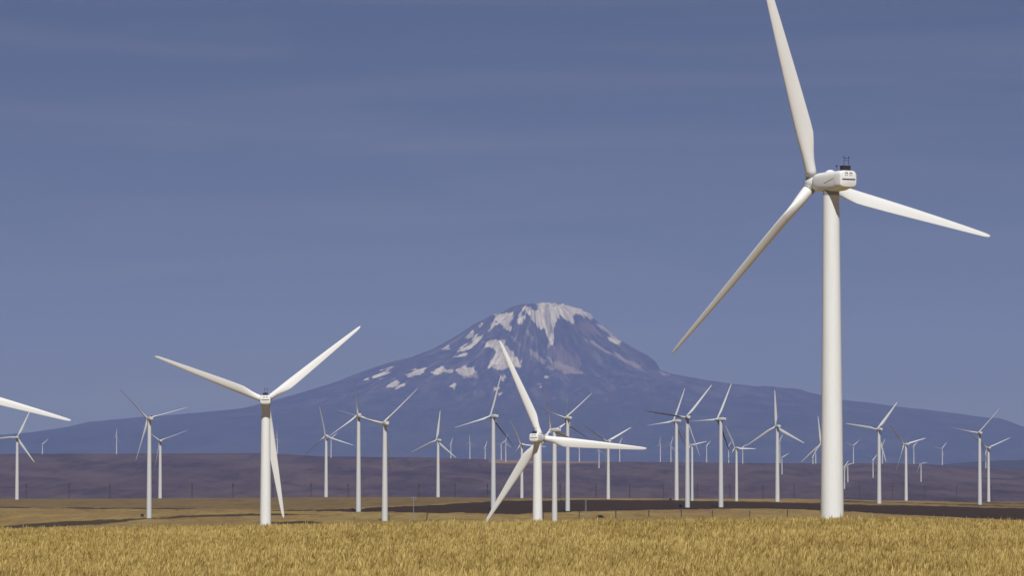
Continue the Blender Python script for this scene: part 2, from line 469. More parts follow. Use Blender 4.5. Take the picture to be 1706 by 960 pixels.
t = NT('volcanic_rock_and_snow'); pos = t.geo()
n1 = t.noise(pos, 0.0012, 6, 0.62); n2 = t.noise(pos, 0.006, 6, 0.65, stretch=(1, 1, 0.35)); n3 = t.noise(pos, 0.011, 6, 0.7)
sep = t.n('ShaderNodeSeparateXYZ'); t.l(pos, sep.inputs[0])
alt = t.rng(t.math('ADD', sep.outputs['Z'], t.math('MULTIPLY', t.math('SUBTRACT', n1, 0.5), 900.0)), 900, 1500, 0, 1, True)
stk = t.math('ADD', t.attr('streak'), t.math('MULTIPLY', t.attr('streak2'), 0.7))
rock = t.mix(t.rng(n2, 0.35, 0.7), (0.028, 0.029, 0.034), (0.065, 0.060, 0.060))
rock = t.mix(t.rng(stk, 0.1, 0.75, 0, 0.7), rock, (0.145, 0.125, 0.12))
rock = t.mix(t.rng(stk, -0.05, -0.6, 0, 0.8), rock, (0.018, 0.018, 0.022))
wood = t.mix(t.rng(n1, 0.38, 0.62), (0.020, 0.028, 0.020), (0.050, 0.050, 0.034))
wood = t.mix(t.rng(n2, 0.52, 0.70, 0, 0.6), wood, (0.095, 0.085, 0.065))
c = t.mix(alt, wood, rock)
jj = t.math('MULTIPLY', t.math('SUBTRACT', n2, 0.5), 7.0)
jf = t.math('MULTIPLY', t.math('SUBTRACT', n3, 0.5), 7.0)
jall = t.math('ADD', t.math('ADD', jj, jf), t.math('MULTIPLY', stk, 4.0))
c = t.mix(t.rng(t.math('ADD', t.attr('pink'), jall), -3, 6, 0, 0.5, True), c, (0.17, 0.125, 0.12))
c = t.mix(t.rng(t.math('ADD', t.attr('scree'), jall), -1.2, 2, 0, 0.65, True), c, (0.30, 0.26, 0.24))
c = t.mix(t.rng(t.math('ADD', t.attr('snow'), t.math('MULTIPLY', jall, 1.25)), -1.0, 1.3, 0, 1, True), c, t.mix(t.rng(t.math('ADD', n2, t.math('MULTIPLY', stk, -0.35)), 0.3, 0.8), (0.60, 0.565, 0.54), (0.28, 0.255, 0.24)))
# scattered snow scraps on the upper shoulders
M_mount = t.done(c, 0.9, 0.05)
grid_obj('mountain', (MX - 853) * K, MD + MY * K, MZ * K, M_mount, {'snow': snow, 'scree': scree, 'pink': pink, 'streak': streak, 'streak2': streak2})

# ------------------------------------------------------------------ the air
hz = bpy.data.materials.new('haze_air'); hz.use_nodes = True
hz.node_tree.nodes.clear()
ho = hz.node_tree.nodes.new('ShaderNodeOutputMaterial'); hv = hz.node_tree.nodes.new('ShaderNodeVolumePrincipled')
hv.inputs['Color'].default_value = HAZE_COLOR
hv.inputs['Density'].default_value = HAZE_DENSITY
hv.inputs['Density Attribute'].default_value = ''
hv.inputs['Temperature Attribute'].default_value = ''
hv.inputs['Color Attribute'].default_value = ''
hv.inputs['Anisotropy'].default_value = HAZE_ANISO
hv.inputs['Absorption Color'].default_value = HAZE_ABSORB
hz.node_tree.links.new(hv.outputs[0], ho.inputs['Volume'])
try: hz.cycles.homogeneous_volume = True
except Exception: pass
bx0, bx1, by0, by1, bz0, bz1 = -46000, 46000, -9500, 90500, -270, 3150
hvs = [(x, y, z) for x in (bx0, bx1) for y in (by0, by1) for z in (bz0, bz1)]
hfs = [(0, 1, 3, 2), (4, 6, 7, 5), (0, 4, 5, 1), (2, 3, 7, 6), (0, 2, 6, 4), (1, 5, 7, 3)]
haze = mesh_obj('haze', hvs, hfs, hz, smooth=False)
haze['kind'] = 'stuff'

# ------------------------------------------------------------------ turbine meshes
def loft(rings, cap0=True, cap1=True):
    n = len(rings[0]); v, f = [], []
    for rg in rings: v += [tuple(p) for p in rg]
    for i in range(len(rings) - 1):
        for k in range(n):
            a, b = i * n + k, i * n + (k + 1) % n
            f.append((a, b, b + n, a + n))
    if cap0: f.append(tuple(range(n))[::-1])
    if cap1: f.append(tuple(range((len(rings) - 1) * n, len(rings) * n)))
    return v, f

def superring(hw, zt, zb, y, p=3.0, n=28):
    out = []
    zc, hh = (zt + zb) / 2, (zt - zb) / 2
    for k in range(n):
        a = 2 * math.pi * k / n
        cx, sz = math.cos(a), math.sin(a)
        e = 2.0 / p
        out.append((hw * math.copysign(abs(cx) ** e, cx), y, zc + hh * math.copysign(abs(sz) ** e, sz)))
    return out

class MB:
    def __init__(s): s.v, s.f = [], []
    def add(s, v, f):
        b = len(s.v); s.v += [tuple(x) for x in v]; s.f += [tuple(i + b for i in q) for q in f]; return s
    def box(s, c, d, M=None):
        x, y, z = (q / 2 for q in d)
        v = [Vector((sx * x, sy * y, sz * z)) for sx in (-1, 1) for sy in (-1, 1) for sz in (-1, 1)]
        v = [(M @ q if M else q) + Vector(c) for q in v]
        return s.add(v, [(0, 1, 3, 2), (4, 6, 7, 5), (0, 4, 5, 1), (2, 3, 7, 6), (0, 2, 6, 4), (1, 5, 7, 3)])
    def tube(s, a, b, r0, r1=None, n=10, cap=True):
        a, b = Vector(a), Vector(b); r1 = r0 if r1 is None else r1
        q = (b - a).to_track_quat('Z', 'Y')
        rings = [[c + q @ Vector((rr * math.cos(2 * math.pi * k / n), rr * math.sin(2 * math.pi * k / n), 0)) for k in range(n)] for c, rr in ((a, r0), (b, r1))]
        return s.add(*loft(rings, cap, cap))
    def ball(s, c, rx, ry=None, rz=None, nu=16, nv=9, lo=-0.5):
        ry = rx if ry is None else ry; rz = rx if rz is None else rz
        rings = []
        for j in range(nv):
            e = math.pi * (lo + (0.5 - lo) * j / (nv - 1)); e = max(-1.54, min(1.54, e))
            rings.append([(c[0] + rx * math.cos(e) * math.cos(2 * math.pi * k / nu), c[1] + ry * math.cos(e) * math.sin(2 * math.pi * k / nu), c[2] + rz * math.sin(e)) for k in range(nu)])
        return s.add(*loft(rings))
    def make(s, name, mat, parent=None, smooth=True, link=True):
        o = mesh_obj(name, s.v, s.f, mat, parent, smooth, link)
        if smooth: sharp(o)
        return o

def sharp(o, ang=40):
    me = o.data
    try: me.set_sharp_from_angle(angle=R(ang))
    except Exception: pass

def blade_mesh(Lb, chord, root, twist0=14.0, prebend=0.9, n=22):
    st = [0.03, 0.06, 0.10, 0.14, 0.18, 0.22, 0.27, 0.33, 0.40, 0.48, 0.56, 0.64, 0.72, 0.80, 0.87, 0.92, 0.955, 0.98, 0.993, 1.0]
    cs = np.interp(st, [0, .06, .10, .14, .18, .22, .27, .40, .56, .72, .87, .955, .98, .993, 1.0], [root, root, root * 1.12, chord * .84, chord * .96, chord, chord * .98, chord * .87, chord * .72, chord * .56, chord * .40, chord * .29, chord * .22, chord * .13, chord * .02])
    tk = np.interp(st, [0, .06, .10, .14, .18, .22, .27, .4, .6, 1], [1, 1, .85, .58, .44, .37, .32, .26, .21, .16])
    cir = np.interp(st, [0, .06, .10, .16, .22], [1, 1, .75, .3, 0])
    tw = np.interp(st, [0, .15, .25, .4, .6, 1], [twist0, twist0, twist0 * .75, twist0 * .42, twist0 * .16, -0.5])
    rings = []
    for s_, c, k, ci, w in zip(st, cs, tk, cir, tw):
        z = s_ * Lb; rg = []
        for i in range(n):
            a = 2 * math.pi * i / n
            u = 0.5 - 0.5 * math.cos(a)                      # 0 at LE .. 1 at TE
            half = 5 * k * (0.2969 * math.sqrt(u) - 0.126 * u - 0.3516 * u * u + 0.2843 * u ** 3 - 0.1036 * u ** 4)
            half = max(half, 0.004)
            yv = half * (1 if a < math.pi else -1) * c * (0.85 if a < math.pi else 1.1)
            xv = (u - 0.32) * c
            cxv, cyv = -math.cos(a) * root / 2, math.sin(a) * root / 2
            x = xv * (1 - ci) + cxv * ci; y = yv * (1 - ci) + cyv * ci
            b = -R(w)
            x, y = x * math.cos(b) - y * math.sin(b), x * math.sin(b) + y * math.cos(b)
            rg.append((x, y + prebend * s_ ** 2.2, z))
        rings.append(rg)
    return loft(rings)

def tower_mesh(H, rb, rt, bell=0.0, n=40):
    rings = []
    for z in list(np.linspace(-1.5, H, 24)):
        f = max(z, 0) / H
        r_ = rb + (rt - rb) * f
        rings.append([(r_ * math.cos(2 * math.pi * k / n), r_ * math.sin(2 * math.pi * k / n), z) for k in range(n)])
    return loft(rings)

TILT = R(5)
def empty(name, loc):
    o = bpy.data.objects.new(name, None); col.objects.link(o); o.location = loc; o.empty_display_size = 3
    return o

def blade_matrix(theta, pitch, cone, hub):
    b0 = Vector((0, math.cos(TILT), math.sin(TILT))); r_ = Vector((1, 0, 0)); u = Vector((0, -math.sin(TILT), math.cos(TILT)))
    b = r_ * math.cos(theta) + u * math.sin(theta); m = -r_ * math.sin(theta) + u * math.cos(theta)
    F = Matrix((-m, b0, b)).transposed().to_4x4()
    return Matrix.Translation(hub) @ F @ Matrix.Rotation(-cone, 4, 'X') @ Matrix.Rotation(-pitch, 4, 'Z')

# large turbine: part meshes are shared by the four big ones
HL = 46.5
hv_, hf_ = blade_mesh(HL, 3.5, 2.25, 14.0, 1.3)
big_blade = mesh_obj('blade', hv_, hf_, M_blade, link=False).data
hn = MB()
secs = [(4.8, 1.0, 1.0, -1.0, 2), (4.68, 1.42, 1.4, -1.42, 2.2), (4.2, 1.68, 1.7, -1.66, 2.5), (3.2, 1.84, 1.85, -1.86, 2.8), (1.4, 1.92, 1.90, -2.02, 3.2), (-1.0, 1.95, 1.90, -2.08, 3.6),
        (-3.2, 1.95, 1.86, -2.0, 3.8), (-3.9, 1.95, 1.84, -1.86, 4.0), (-3.95, 2.02, 1.88, -1.74, 4.4), (-5.7, 2.02, 1.86, -1.56, 4.6), (-5.95, 1.92, 1.76, -1.46, 4.2), (-6.03, 1.75, 1.6, -1.32, 4.0)]
hn.add(*loft([superring(w, zt, zb, y, p, 40) for y, w, zt, zb, p in secs]))
big_nacelle = hn.make('nacelle', M_nac, link=False).data
hh = MB()
hubs = [(-1.85, .95), (-1.7, 1.35), (-1.2, 1.55), (-.3, 1.68), (.7, 1.6), (1.4, 1.3), (1.9, .8), (2.1, .3), (2.13, .02)]
hh.add(*loft([superring(q, q, -q, y, 2, 32) for y, q in hubs]))
big_hub = hh.make('hub', M_nac, link=False).data
col_m = MB(); col_m.tube((0, 0, 0.3), (0, 0, 1.75), 1.22, 1.22, 28); col_m.tube((0, 0, 1.72), (0, 0, 1.80), 1.28, 1.28, 28)
for k in range(24):
    a = 2 * math.pi * k / 24
    col_m.tube((1.22 * math.cos(a), 1.22 * math.sin(a), 1.79), (1.22 * math.cos(a), 1.22 * math.sin(a), 1.90), .05, .05, 6)
big_collar = col_m.make('blade_collar', M_grey, link=False).data
sm = MB(); sm.box((0, -6.06, 0.12), (3.1, 0.08, 0.20)); big_slot = sm.make('slot', M_dark, smooth=False, link=False).data
sl = MB(); qM = Matrix.Rotation(R(-14), 4, 'X')
sl.box((0, 0, 0), (0.06, 3.3, 0.10), qM)
big_side = sl.make('side_seam', M_dark, smooth=False, link=False).data
rm = MB()
def ring_arc(mb, r_, tube, a0, a1, n, y=0.0):
    for k in range(n):
        p0, p1 = a0 + (a1 - a0) * k / n, a0 + (a1 - a0) * (k + 1) / n
        mb.tube((r_ * math.cos(p0), y, r_ * math.sin(p0)), (r_ * math.cos(p1), y, r_ * math.sin(p1)), tube, tube, 6)
ring_arc(rm, 0.31, 0.045, 0, 2 * math.pi, 24)
big_vent = rm.make('vent', M_grey, link=False).data
vd = MB(); ring_arc(vd, 0.24, 0.055, R(15), R(150), 10, -0.01)
big_hood = vd.make('vent_opening', M_dark, link=False).data
dm_ = MB(); dm_.ball((0, 0, 0), 1.0, 1.15, .72, 20, 7, lo=0.0)
big_dome = dm_.make('roof_hatch', M_nac, link=False).data
cb = MB(); cb.box((0, 0, .12), (1.75, .95, .10))
cb.box((0, 0, .55), (1.85, 1.0, .80))
for k in range(7): cb.box((-.78 + .26 * k, -.52, .55), (.05, .06, .74))
cb.box((0, 0, .985), (2.0, 1.12, .07))
big_cooler = cb.make('cooler', M_dark, smooth=False, link=False).data
ms = MB()
for sx in (-.55, .55):
    ms.tube((sx, 0, 0), (sx, 0, 1.75), .045)
ms.tube((-.55, 0, 1.15), (.55, 0, 1.15), .04); ms.tube((-.62, 0, 1.55), (.55, 0, 1.55), .035)
ms.tube((-.62, 0, 1.55), (-.62, 0, 1.8), .05); ms.ball((.55, 0, 1.8), .14); ms.box((-.62, 0, 1.85), (.22, .3, .1))
ms.tube((-.2, 0, 1.55), (-.2, 0, 1.72), .05)
big_mast = ms.make('weather_mast', M_dark, link=False).data
bm_ = MB(); bm_.tube((0, 0, -.3), (0, 0, .95), .03); bm_.ball((0, 0, 1.1), .19)
big_light = bm_.make('beacon', M_dark, link=False).data
fl = MB()
for hz_ in (44.0,):
    n = 40
    rr = lambda z: 2.28 + (1.52 - 2.28) * z / 77.6
    fl.add(*loft([[((rr(z) + e) * math.cos(2 * math.pi * k / n), (rr(z) + e) * math.sin(2 * math.pi * k / n), z) for k in range(n)] for z, e in ((hz_ - .09, .002), (hz_ - .06, .018), (hz_ + .06, .018), (hz_ + .09, .002))], False, False))
big_flange = fl.make('flange', M_tower, link=False).data
big_tower = MB().add(*tower_mesh(77.6, 2.28, 1.52)).make('tower', M_tower, link=False).data
ym = MB(); ym.tube((0, 0, -.55), (0, 0, .4), 1.62, 1.62, 40); big_yaw = ym.make('yaw_ring', M_grey, link=False).data

def put(name, data, parent, loc=(0, 0, 0), mat=None):
    o = bpy.data.objects.new(name, data); col.objects.link(o); o.parent = parent
    if mat is not None: o.matrix_local = mat
    else: o.location = loc
    return o

OV = 6.1
def big_turbine(hx_, hy_, d, psi, theta, Lpx, pitch, label, tk=1.0, bk=1.0, cone=1.2):
    s = Lpx / FPX * d / HL
    ps = R(psi)
    hub = at(hx_, hy_, d)
    base = Vector((hub.x - OV * s * math.sin(ps), hub.y - OV * s * math.cos(ps), 0))
    g = float(ground_z(np.array([base.x / base.y]), np.array([base.y]))[0])
    H = (hub.z - g) / s
    rt = empty('wind_turbine', (base.x, base.y, g))
    rt.rotation_euler = (0, 0, -ps); rt.scale = (s, s, s)
    rt['label'] = label; rt['category'] = 'wind turbine'; rt['group'] = 'wind turbines near the wheat field'
    tw = put('tower', big_tower, rt); top_ = H - 2.1
    tw.scale = (tk, tk, top_ / 77.6)
    put('flange', big_flange, tw)
    nc = put('nacelle', big_nacelle, rt, (0, 0, H))
    put('yaw_ring', big_yaw, rt, (0, 0, H - 2.25))
    put('slot', big_slot, nc); [put('side_seam', big_side, nc, (sx * 1.935, -1.9, -0.05)) for sx in (-1, 1)]
    for sx in (-.52, .52):
        put('vent', big_vent, nc, (sx, -6.06, 1.18)); put('vent_opening', big_hood, nc, (sx, -6.07, 1.20))
    put('roof_hatch', big_dome, nc, (0, .3, 1.62)); put('cooler', big_cooler, nc, (0, -4.9, 1.80))
    put('weather_mast', big_mast, nc, (0.25, -4.9, 2.75)); put('beacon', big_light, nc, (0, -1.9, 1.85))
    hc = Vector((0, OV, H))
    put('hub', big_hub, rt, mat=Matrix.Translation(hc) @ Matrix.Rotation(TILT, 4, 'X'))
    for k in range(3):
        mtx = blade_matrix(R(theta + 120 * k), R(pitch), R(cone), hc) @ Matrix.Diagonal((bk, bk, 1, 1))
        b_ = put('blade', big_blade, rt, mat=mtx); put('blade_collar', big_collar, b_)
    return rt

big_turbine(1355.5, 305.2, 910, -30.8, 109.2, 389, 29, 'largest and nearest white wind turbine, its top blade cut off by the picture edge', 1.06, cone=0.44)
big_turbine(443.5, 668, 1748, -1.5, 38.9, 200, 16, 'big white wind turbine seen from behind, two blades raised in a wide V', 1.1, 1.05, cone=0.7)
big_turbine(901.8, 730.5, 1980, 16, 114.2, 178.5, 4, 'big white wind turbine in front of the mountain, one long blade level to the right', 1.15, 1.2, cone=2.6)
big_turbine(-76, 645, 1800, -12, -15.5, 205, 14, 'big white wind turbine outside the left edge with only one blade tip reaching in')

# smaller turbines out on the plain
FL = 38.5
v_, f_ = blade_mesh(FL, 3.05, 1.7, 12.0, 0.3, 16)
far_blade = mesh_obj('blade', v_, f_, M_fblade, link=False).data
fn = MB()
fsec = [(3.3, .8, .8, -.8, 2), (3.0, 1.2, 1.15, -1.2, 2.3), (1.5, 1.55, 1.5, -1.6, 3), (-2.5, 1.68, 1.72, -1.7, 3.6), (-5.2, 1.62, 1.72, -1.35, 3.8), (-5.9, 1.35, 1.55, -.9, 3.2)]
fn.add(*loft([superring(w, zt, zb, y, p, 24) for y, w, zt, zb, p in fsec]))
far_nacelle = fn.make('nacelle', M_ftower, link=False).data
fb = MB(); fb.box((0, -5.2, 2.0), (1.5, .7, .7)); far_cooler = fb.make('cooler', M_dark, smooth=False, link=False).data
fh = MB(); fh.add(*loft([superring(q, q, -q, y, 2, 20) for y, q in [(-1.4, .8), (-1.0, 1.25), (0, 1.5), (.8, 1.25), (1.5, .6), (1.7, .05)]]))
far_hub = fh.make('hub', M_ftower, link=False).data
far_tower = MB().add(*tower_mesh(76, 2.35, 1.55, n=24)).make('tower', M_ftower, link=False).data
FOV = 4.6
def far_turbine(hx_, hy_, psi, theta, Lpx, pitch, d, gz, label, group, parts=True):
    s = Lpx / FPX * d / FL
    ps = R(psi)
    hub = at(hx_, hy_, d)
    base = Vector((hub.x - FOV * s * math.sin(ps), hub.y - FOV * s * math.cos(ps), 0))
    g = float(gz(np.array([base.x / base.y]), np.array([base.y]))[0])
    H = (hub.z - g) / s
    rt = empty('wind_turbine', (base.x, base.y, g))
    rt.rotation_euler = (0, 0, -ps); rt.scale = (s, s, s)
    rt['label'] = label; rt['category'] = 'wind turbine'; rt['group'] = group
    tw = put('tower', far_tower, rt); tw.scale = (1, 1, (H - 1.7) / 76)
    nc = put('nacelle', far_nacelle, rt, (0, 0, H))
    if parts: put('cooler', far_cooler, nc)
    hc = Vector((0, FOV, H))
    put('hub', far_hub, rt, mat=Matrix.Translation(hc) @ Matrix.Rotation(TILT, 4, 'X'))
    for k in range(3):
        put('blade', far_blade, rt, mat=blade_matrix(R(theta + 120 * k), R(pitch), R(1.0), hc))
    return rt, H * s

# hub column, hub row, visible base row (or None), depth, yaw, rotor angle, blade px, pitch, label
MID = [
 (28.5, 729, 833, 0, -8, 65, 51, 15, 'white turbine at the left edge of the plain, directly under the big blade tip'),
 (246, 698, 864, 0, -24, 16, 73.5, 88, 'taller of the two turbines standing close together left of the big V-bladed turbine'),
 (266, 735, 830, 0, -14, 21, 50.5, 88, 'shorter turbine just right of and behind the taller one, left of the big V-bladed turbine'),
 (542, 727, 829, 0, -16, 103, 51, 60, 'small turbine with a thin raised blade, first one right of the big V-bladed turbine'),
 (596, 692, 853, 0, -12, 97, 70, 92, 'turbine with a thin dark blade pointing straight up, left one of a touching pair'),
 (638, 706, None, 3650, -20, 45, 85, 90, 'turbine with one long pale blade raised to the right, right one of a touching pair'),
 (727, 734, 826, 0, -30, 84, 50, 20, 'small turbine shaped like a Y upside down, alone below the left foot of the snowfields'),
 (817, 694, 849, 0, -35, 76, 72.5, 88, 'turbine just left of the big central one, with a dark lower right blade'),
 (867.5, 741, 831, 0, -20, 116, 46, 60, 'small turbine half hidden behind the nacelle and lower blade of the big central one'),
 (917, 717, None, 3420, -46, 104, 79.5, 120, 'turbine next right of the big central one, its thin dark blade pointing straight up'),
 (942, 697, 852, 0, -28, 41, 65, 90, 'taller turbine second right of the big central one, one pale blade raised to the right'),
 (943, 706, None, 5300, -20, 88, 53, 105, 'turbine hidden behind another, only its lower blades spreading out either side'),
 (1011, 736, 832, 0, -22, 29, 50, 55, 'small turbine seen over the tip of the level white blade, with two raised blades'),
 (1122, 702, 834, 0, -42, 68, 60, 90, 'shorter turbine on the left of the crossing pair right of the mountain top'),
 (1143, 696, 846, 0, -12, 52, 70, 58, 'turbine with a long dark blade level to the left, right one of the crossing pair'),
 (1150, 742, 835, 0, -40, 10, 38, 60, 'small turbine tucked behind the tower of the one with a dark level blade'),
 (1195, 699, 845, 0, -44, 64, 67.5, 88, 'tall turbine with a dark lower right blade pointing at a smaller turbine'),
 (1224, 747, 835, 0, -32, 119, 43.5, 45, 'small turbine touched by the dark blade of the taller turbine on its left'),
 (1292, 711, 837, 0, -20, 93, 61, 12, 'turbine standing alone with one blade straight up, left of the largest tower'),
 (1367, 741, 834, 0, -32, 99, 48, 12, 'turbine mostly hidden behind the tower of the largest one'),
 (1461, 716, 840, 0, -24, 51, 59.5, 12, 'turbine with two broad white blades raised, first one right of the largest tower'),
 (1506, 741, 834, 0, -32, 14, 46.5, 62, 'small turbine with one dark blade raised to the left, second right of the largest tower'),
 (1630, 722, 842, 0, -12, 49, 55, 88, 'taller turbine of the pair close to the right edge'),
 (1645, 747, 837, 0, -14, 24, 44, 72, 'shorter turbine of the pair close to the right edge'),
]
TOWERS = []
for hx_, hy_, by, d, psi, th_, L, pit, lab in MID:
    if by is not None: d = ground_hit(hx_ + 2, by)
    rt, H = far_turbine(hx_, hy_, psi, th_, L, pit, d, ground_z, lab, 'turbines out on the plain')
    TOWERS.append((hx_, by, d, round(H, 1), round(L / FPX * d, 1)))
print('MID', TOWERS)

# tiny turbines on the hills across the valley
TINY = [
 (70, 741, 757, 40, 'tiny pale turbine on the hill crest at far left, with one blade to the right'),
 (193, 729, 757, 85, 'tiny pale turbine on the hill crest left of the two close turbines, one blade up'),
 (461, 732, 757, 90, 'tiny turbine on the hill crest right beside the tower of the big V-bladed turbine'),
 (551, 731, 763, 40, 'tiny crest turbine just behind the first small one right of the big V-bladed turbine'),
 (750, 743, 762, 70, 'tiny turbine on the hill crest behind a blade tip of the upside down Y turbine'),
 (782, 738, 765, 90, 'tiny turbine on the hill crest shaped like a T, below the snowfields'),
 (807, 748, 763, 65, 'tiny turbine on the crest close left of a mid-size tower with dark lower blade'),
 (834, 740, 766, 30, 'tiny turbine on the hill crest, left of two standing side by side'),
 (842, 737, 770, 78, 'tiny turbine at the pale stubble strip, right of two standing side by side'),
 (964, 746, 769, 20, 'tiny turbine on the hill crest under the root of the long level blade'),
 (997, 751, 781, 100, 'tiny turbine just below the hill crest under the long level blade'),
 (1031, 741, 769, 55, 'tiny turbine on the hill crest under the tip of the long level blade'),
 (1099, 741, 770, 88, 'tiny turbine on the hill crest between the level blade tip and the crossing pair'),
 (1117, 742, 770, 72, 'tiny turbine on the hill crest nearly hidden by the left tower of the crossing pair'),
 (1176, 744, 770, 40, 'tiny crest turbine, one blade to the right, just left of a tall dark-bladed turbine'),
 (1213, 744, 772, 50, 'tiny turbine on the hill crest behind the touching dark and pale blades'),
 (1236, 746, 773, 25, 'tiny turbine on the hill crest under the level pale blade of a small turbine'),
 (1298, 736, 772, 58, 'tiny turbine on the hill crest peeping out behind the lone upright-bladed tower'),
 (1302, 763, 791, 30, 'tiny turbine low on the hillside right beside the lone upright-bladed tower'),
 (1353, 764, 774, 60, 'lower one of two tiny turbines on the crest left of the largest tower'),
 (1358, 752, 773, 45, 'upper one of two tiny turbines on the crest left of the largest tower'),
 (1405, 780, 815, 42, 'tiny turbine lowest on the hillside, touching the right side of the largest tower'),
 (1411, 775, 804, 12, 'tiny turbine low on the hillside a little right of the largest tower'),
 (1421, 743, 773, 38, 'tiny turbine on the hill crest between the largest tower and the broad-bladed one'),
 (1453, 768, 797, 42, 'tiny turbine low on the hillside left of the broad-bladed turbine'),
 (1469, 744, 773, 65, 'tiny turbine on the hill crest hidden behind the broad-bladed turbine'),
 (1521, 744, 773, 32, 'tiny turbine on the hill crest just right of the dark-bladed small turbine'),
 (1533, 773, 803, 8, 'tiny turbine low on the hillside between the crest and the power poles, one blade level'),
 (1569, 748, 774, 50, 'tiny turbine standing alone on the hill crest toward the right edge'),
 (1641, 758, 781, 70, 'tiny turbine on the hillside squeezed between the pair at the right edge'),
]
for k, (hx_, hy_, by, th_, lab) in enumerate(TINY):
    d = hill_hit(hx_, by)
    psi = [-30, -48, -38, -22, -42][k % 5]; pit = [60, 40, 66, 25, 50][k % 5]
    far_turbine(hx_, hy_, psi, th_, 14.5 * 19500 / d, pit, d, lambda a, b: hill_z(a, b), lab, 'tiny turbines on the hills', parts=False)

# ------------------------------------------------------------------ small things on the plain
def on_plain(x, row_):
    d = ground_hit(x, row_)
    p = at(x, row_, d)
    return Vector((p.x, p.y, float(ground_z(np.array([p.x / p.y]), np.array([p.y]))[0]))), d

bxm = MB(); bxm.box((0, 0, 1.05), (2.6, 2.0, 2.1)); bxm.box((0, 0, 2.16), (2.8, 2.2, .12)); bxm.box((0, 0, -.1), (3.2, 2.6, .5))
for sx in (-.65, .65): bxm.box((sx, -1.03, 1.1), (1.15, .06, 1.7))
box_me = bxm.make('transformer_box', M_boxg, smooth=False, link=False).data
for x, y, lab in [(237, 861.5, 'dark transformer box at the foot of the taller turbine of the left pair'),
                  (587, 851.5, 'dark transformer box at the foot of the turbine with a dark upright blade'),
                  (1117, 834, 'dark transformer box on the far edge of the ploughed strip, left of the crossing pair'),
                  (1134, 844.5, 'dark transformer box at the foot of the right turbine of the crossing pair'),
                  (1188, 842.5, 'dark transformer box at the foot of the tall turbine with a dark lower blade'),
                  (935, 837, 'upper of two dark transformer boxes on the ploughed strip by the central turbines'),
                  (934, 850, 'lower of two dark transformer boxes on the ploughed strip by the central turbines')]:
    p, d = on_plain(x, y)
    o = bpy.data.objects.new('transformer_box', box_me); col.objects.link(o); o.location = p; o.rotation_euler = (0, 0, R(8))
    o['label'] = lab; o['category'] = 'transformer box'; o['group'] = 'transformer boxes at the turbine feet'

# line of wooden posts across the tan strip
pmb = MB(); pmb.tube((0, 0, -.6), (0, 0, 6.2), .24, .20, 8); pmb.box((0, 0, 5.6), (1.3, .22, .26)); pmb.tube((-.5, 0, 5.7), (-.5, 0, 6.05), .1); pmb.tube((.5, 0, 5.7), (.5, 0, 6.05), .1)
post_me = pmb.make('post', M_wood, link=False).data
POSTS = [(590, 872, .7, 'short dark post left of the grey pole, close to the paired turbines'), (648, 869, .8, 'short dark post between the paired turbines and the grey steel pole'),
         (711, 868, 1.1, 'dark leaning post just right of the grey steel pole'), (905, 866, 1.0, 'dark post between the big central tower and the one right of it'),
         (965, 864, 1.0, 'dark post left of the dark bush'), (1026, 864.5, 1.15, 'thick dark post just right of the dark bush'), (1081, 863, 1.0, 'dark post second to the right of the dark bush'),
         (1135, 863, 1.0, 'dark post below the crossing pair of turbines'), (1187, 863, 1.0, 'dark post below the tall turbine with a dark lower blade'),
         (1249, 863, .9, 'dark post below the ploughed strip, last but one before the largest tower'), (1312, 862, 1.0, 'dark post with a knob on top, last before the largest tower')]
for x, y, k, lab in POSTS:
    p, d = on_plain(x, y)
    o = bpy.data.objects.new('wooden_post', post_me); col.objects.link(o); o.location = p; o.scale = (k * 1.9, k * 1.9, k)
    o.rotation_euler = (0, R(9) if 'leaning' in lab else R(random.uniform(-2, 2)), R(60 + random.uniform(-20, 20)))
    o['label'] = lab; o['category'] = 'post'; o['group'] = 'posts in a row across the tan field'

sp = MB(); sp.tube((0, 0, -.6), (0, 0, 19), .36, .20, 10); sp.box((0, 0, 18.2), (4.6, .3, .35)); sp.box((0, 0, 16.6), (3.2, .26, .3))
for sx in (-2, 0, 2): sp.tube((sx, 0, 18.3), (sx, 0, 19.2), .12, .12, 6)
pole_me = sp.make('steel_pole', M_steel, link=False).data
p, d = on_plain(689, 869)
o = bpy.data.objects.new('steel_pole', pole_me); col.objects.link(o); o.location = p; o.rotation_euler = (0, 0, R(25)); o.scale = (1, 1, 41 / FPX * d / 19)
o['label'] = 'bluish grey steel power pole with a crossarm, right of the paired turbines'; o['category'] = 'power pole'
p, d = on_plain(976, 862)
lm = MB(); w = .55; HT_ = 29 / FPX * d
for sx in (-1, 1):
    for sy in (-1, 1): lm.tube((sx * w, sy * w, -.3), (sx * w * .6, sy * w * .6, HT_), .09, .07, 6)
for k in range(9):
    z0, z1 = HT_ * k / 9, HT_ * (k + 1) / 9
    for sy in (-1, 1):
        a = w * (1 - .4 * k / 9); b = w * (1 - .4 * (k + 1) / 9)
        lm.tube((-a, sy * a, z0), (b, sy * b, z1), .05, .05, 5); lm.tube((sy * a, -a, z0), (sy * b, b, z1), .05, .05, 5)
o = lm.make('lattice_mast', M_steel); o.location = p; o.rotation_euler = (0, 0, R(20))
o['label'] = 'thin pale lattice mast standing in front of the ploughed strip'; o['category'] = 'mast'

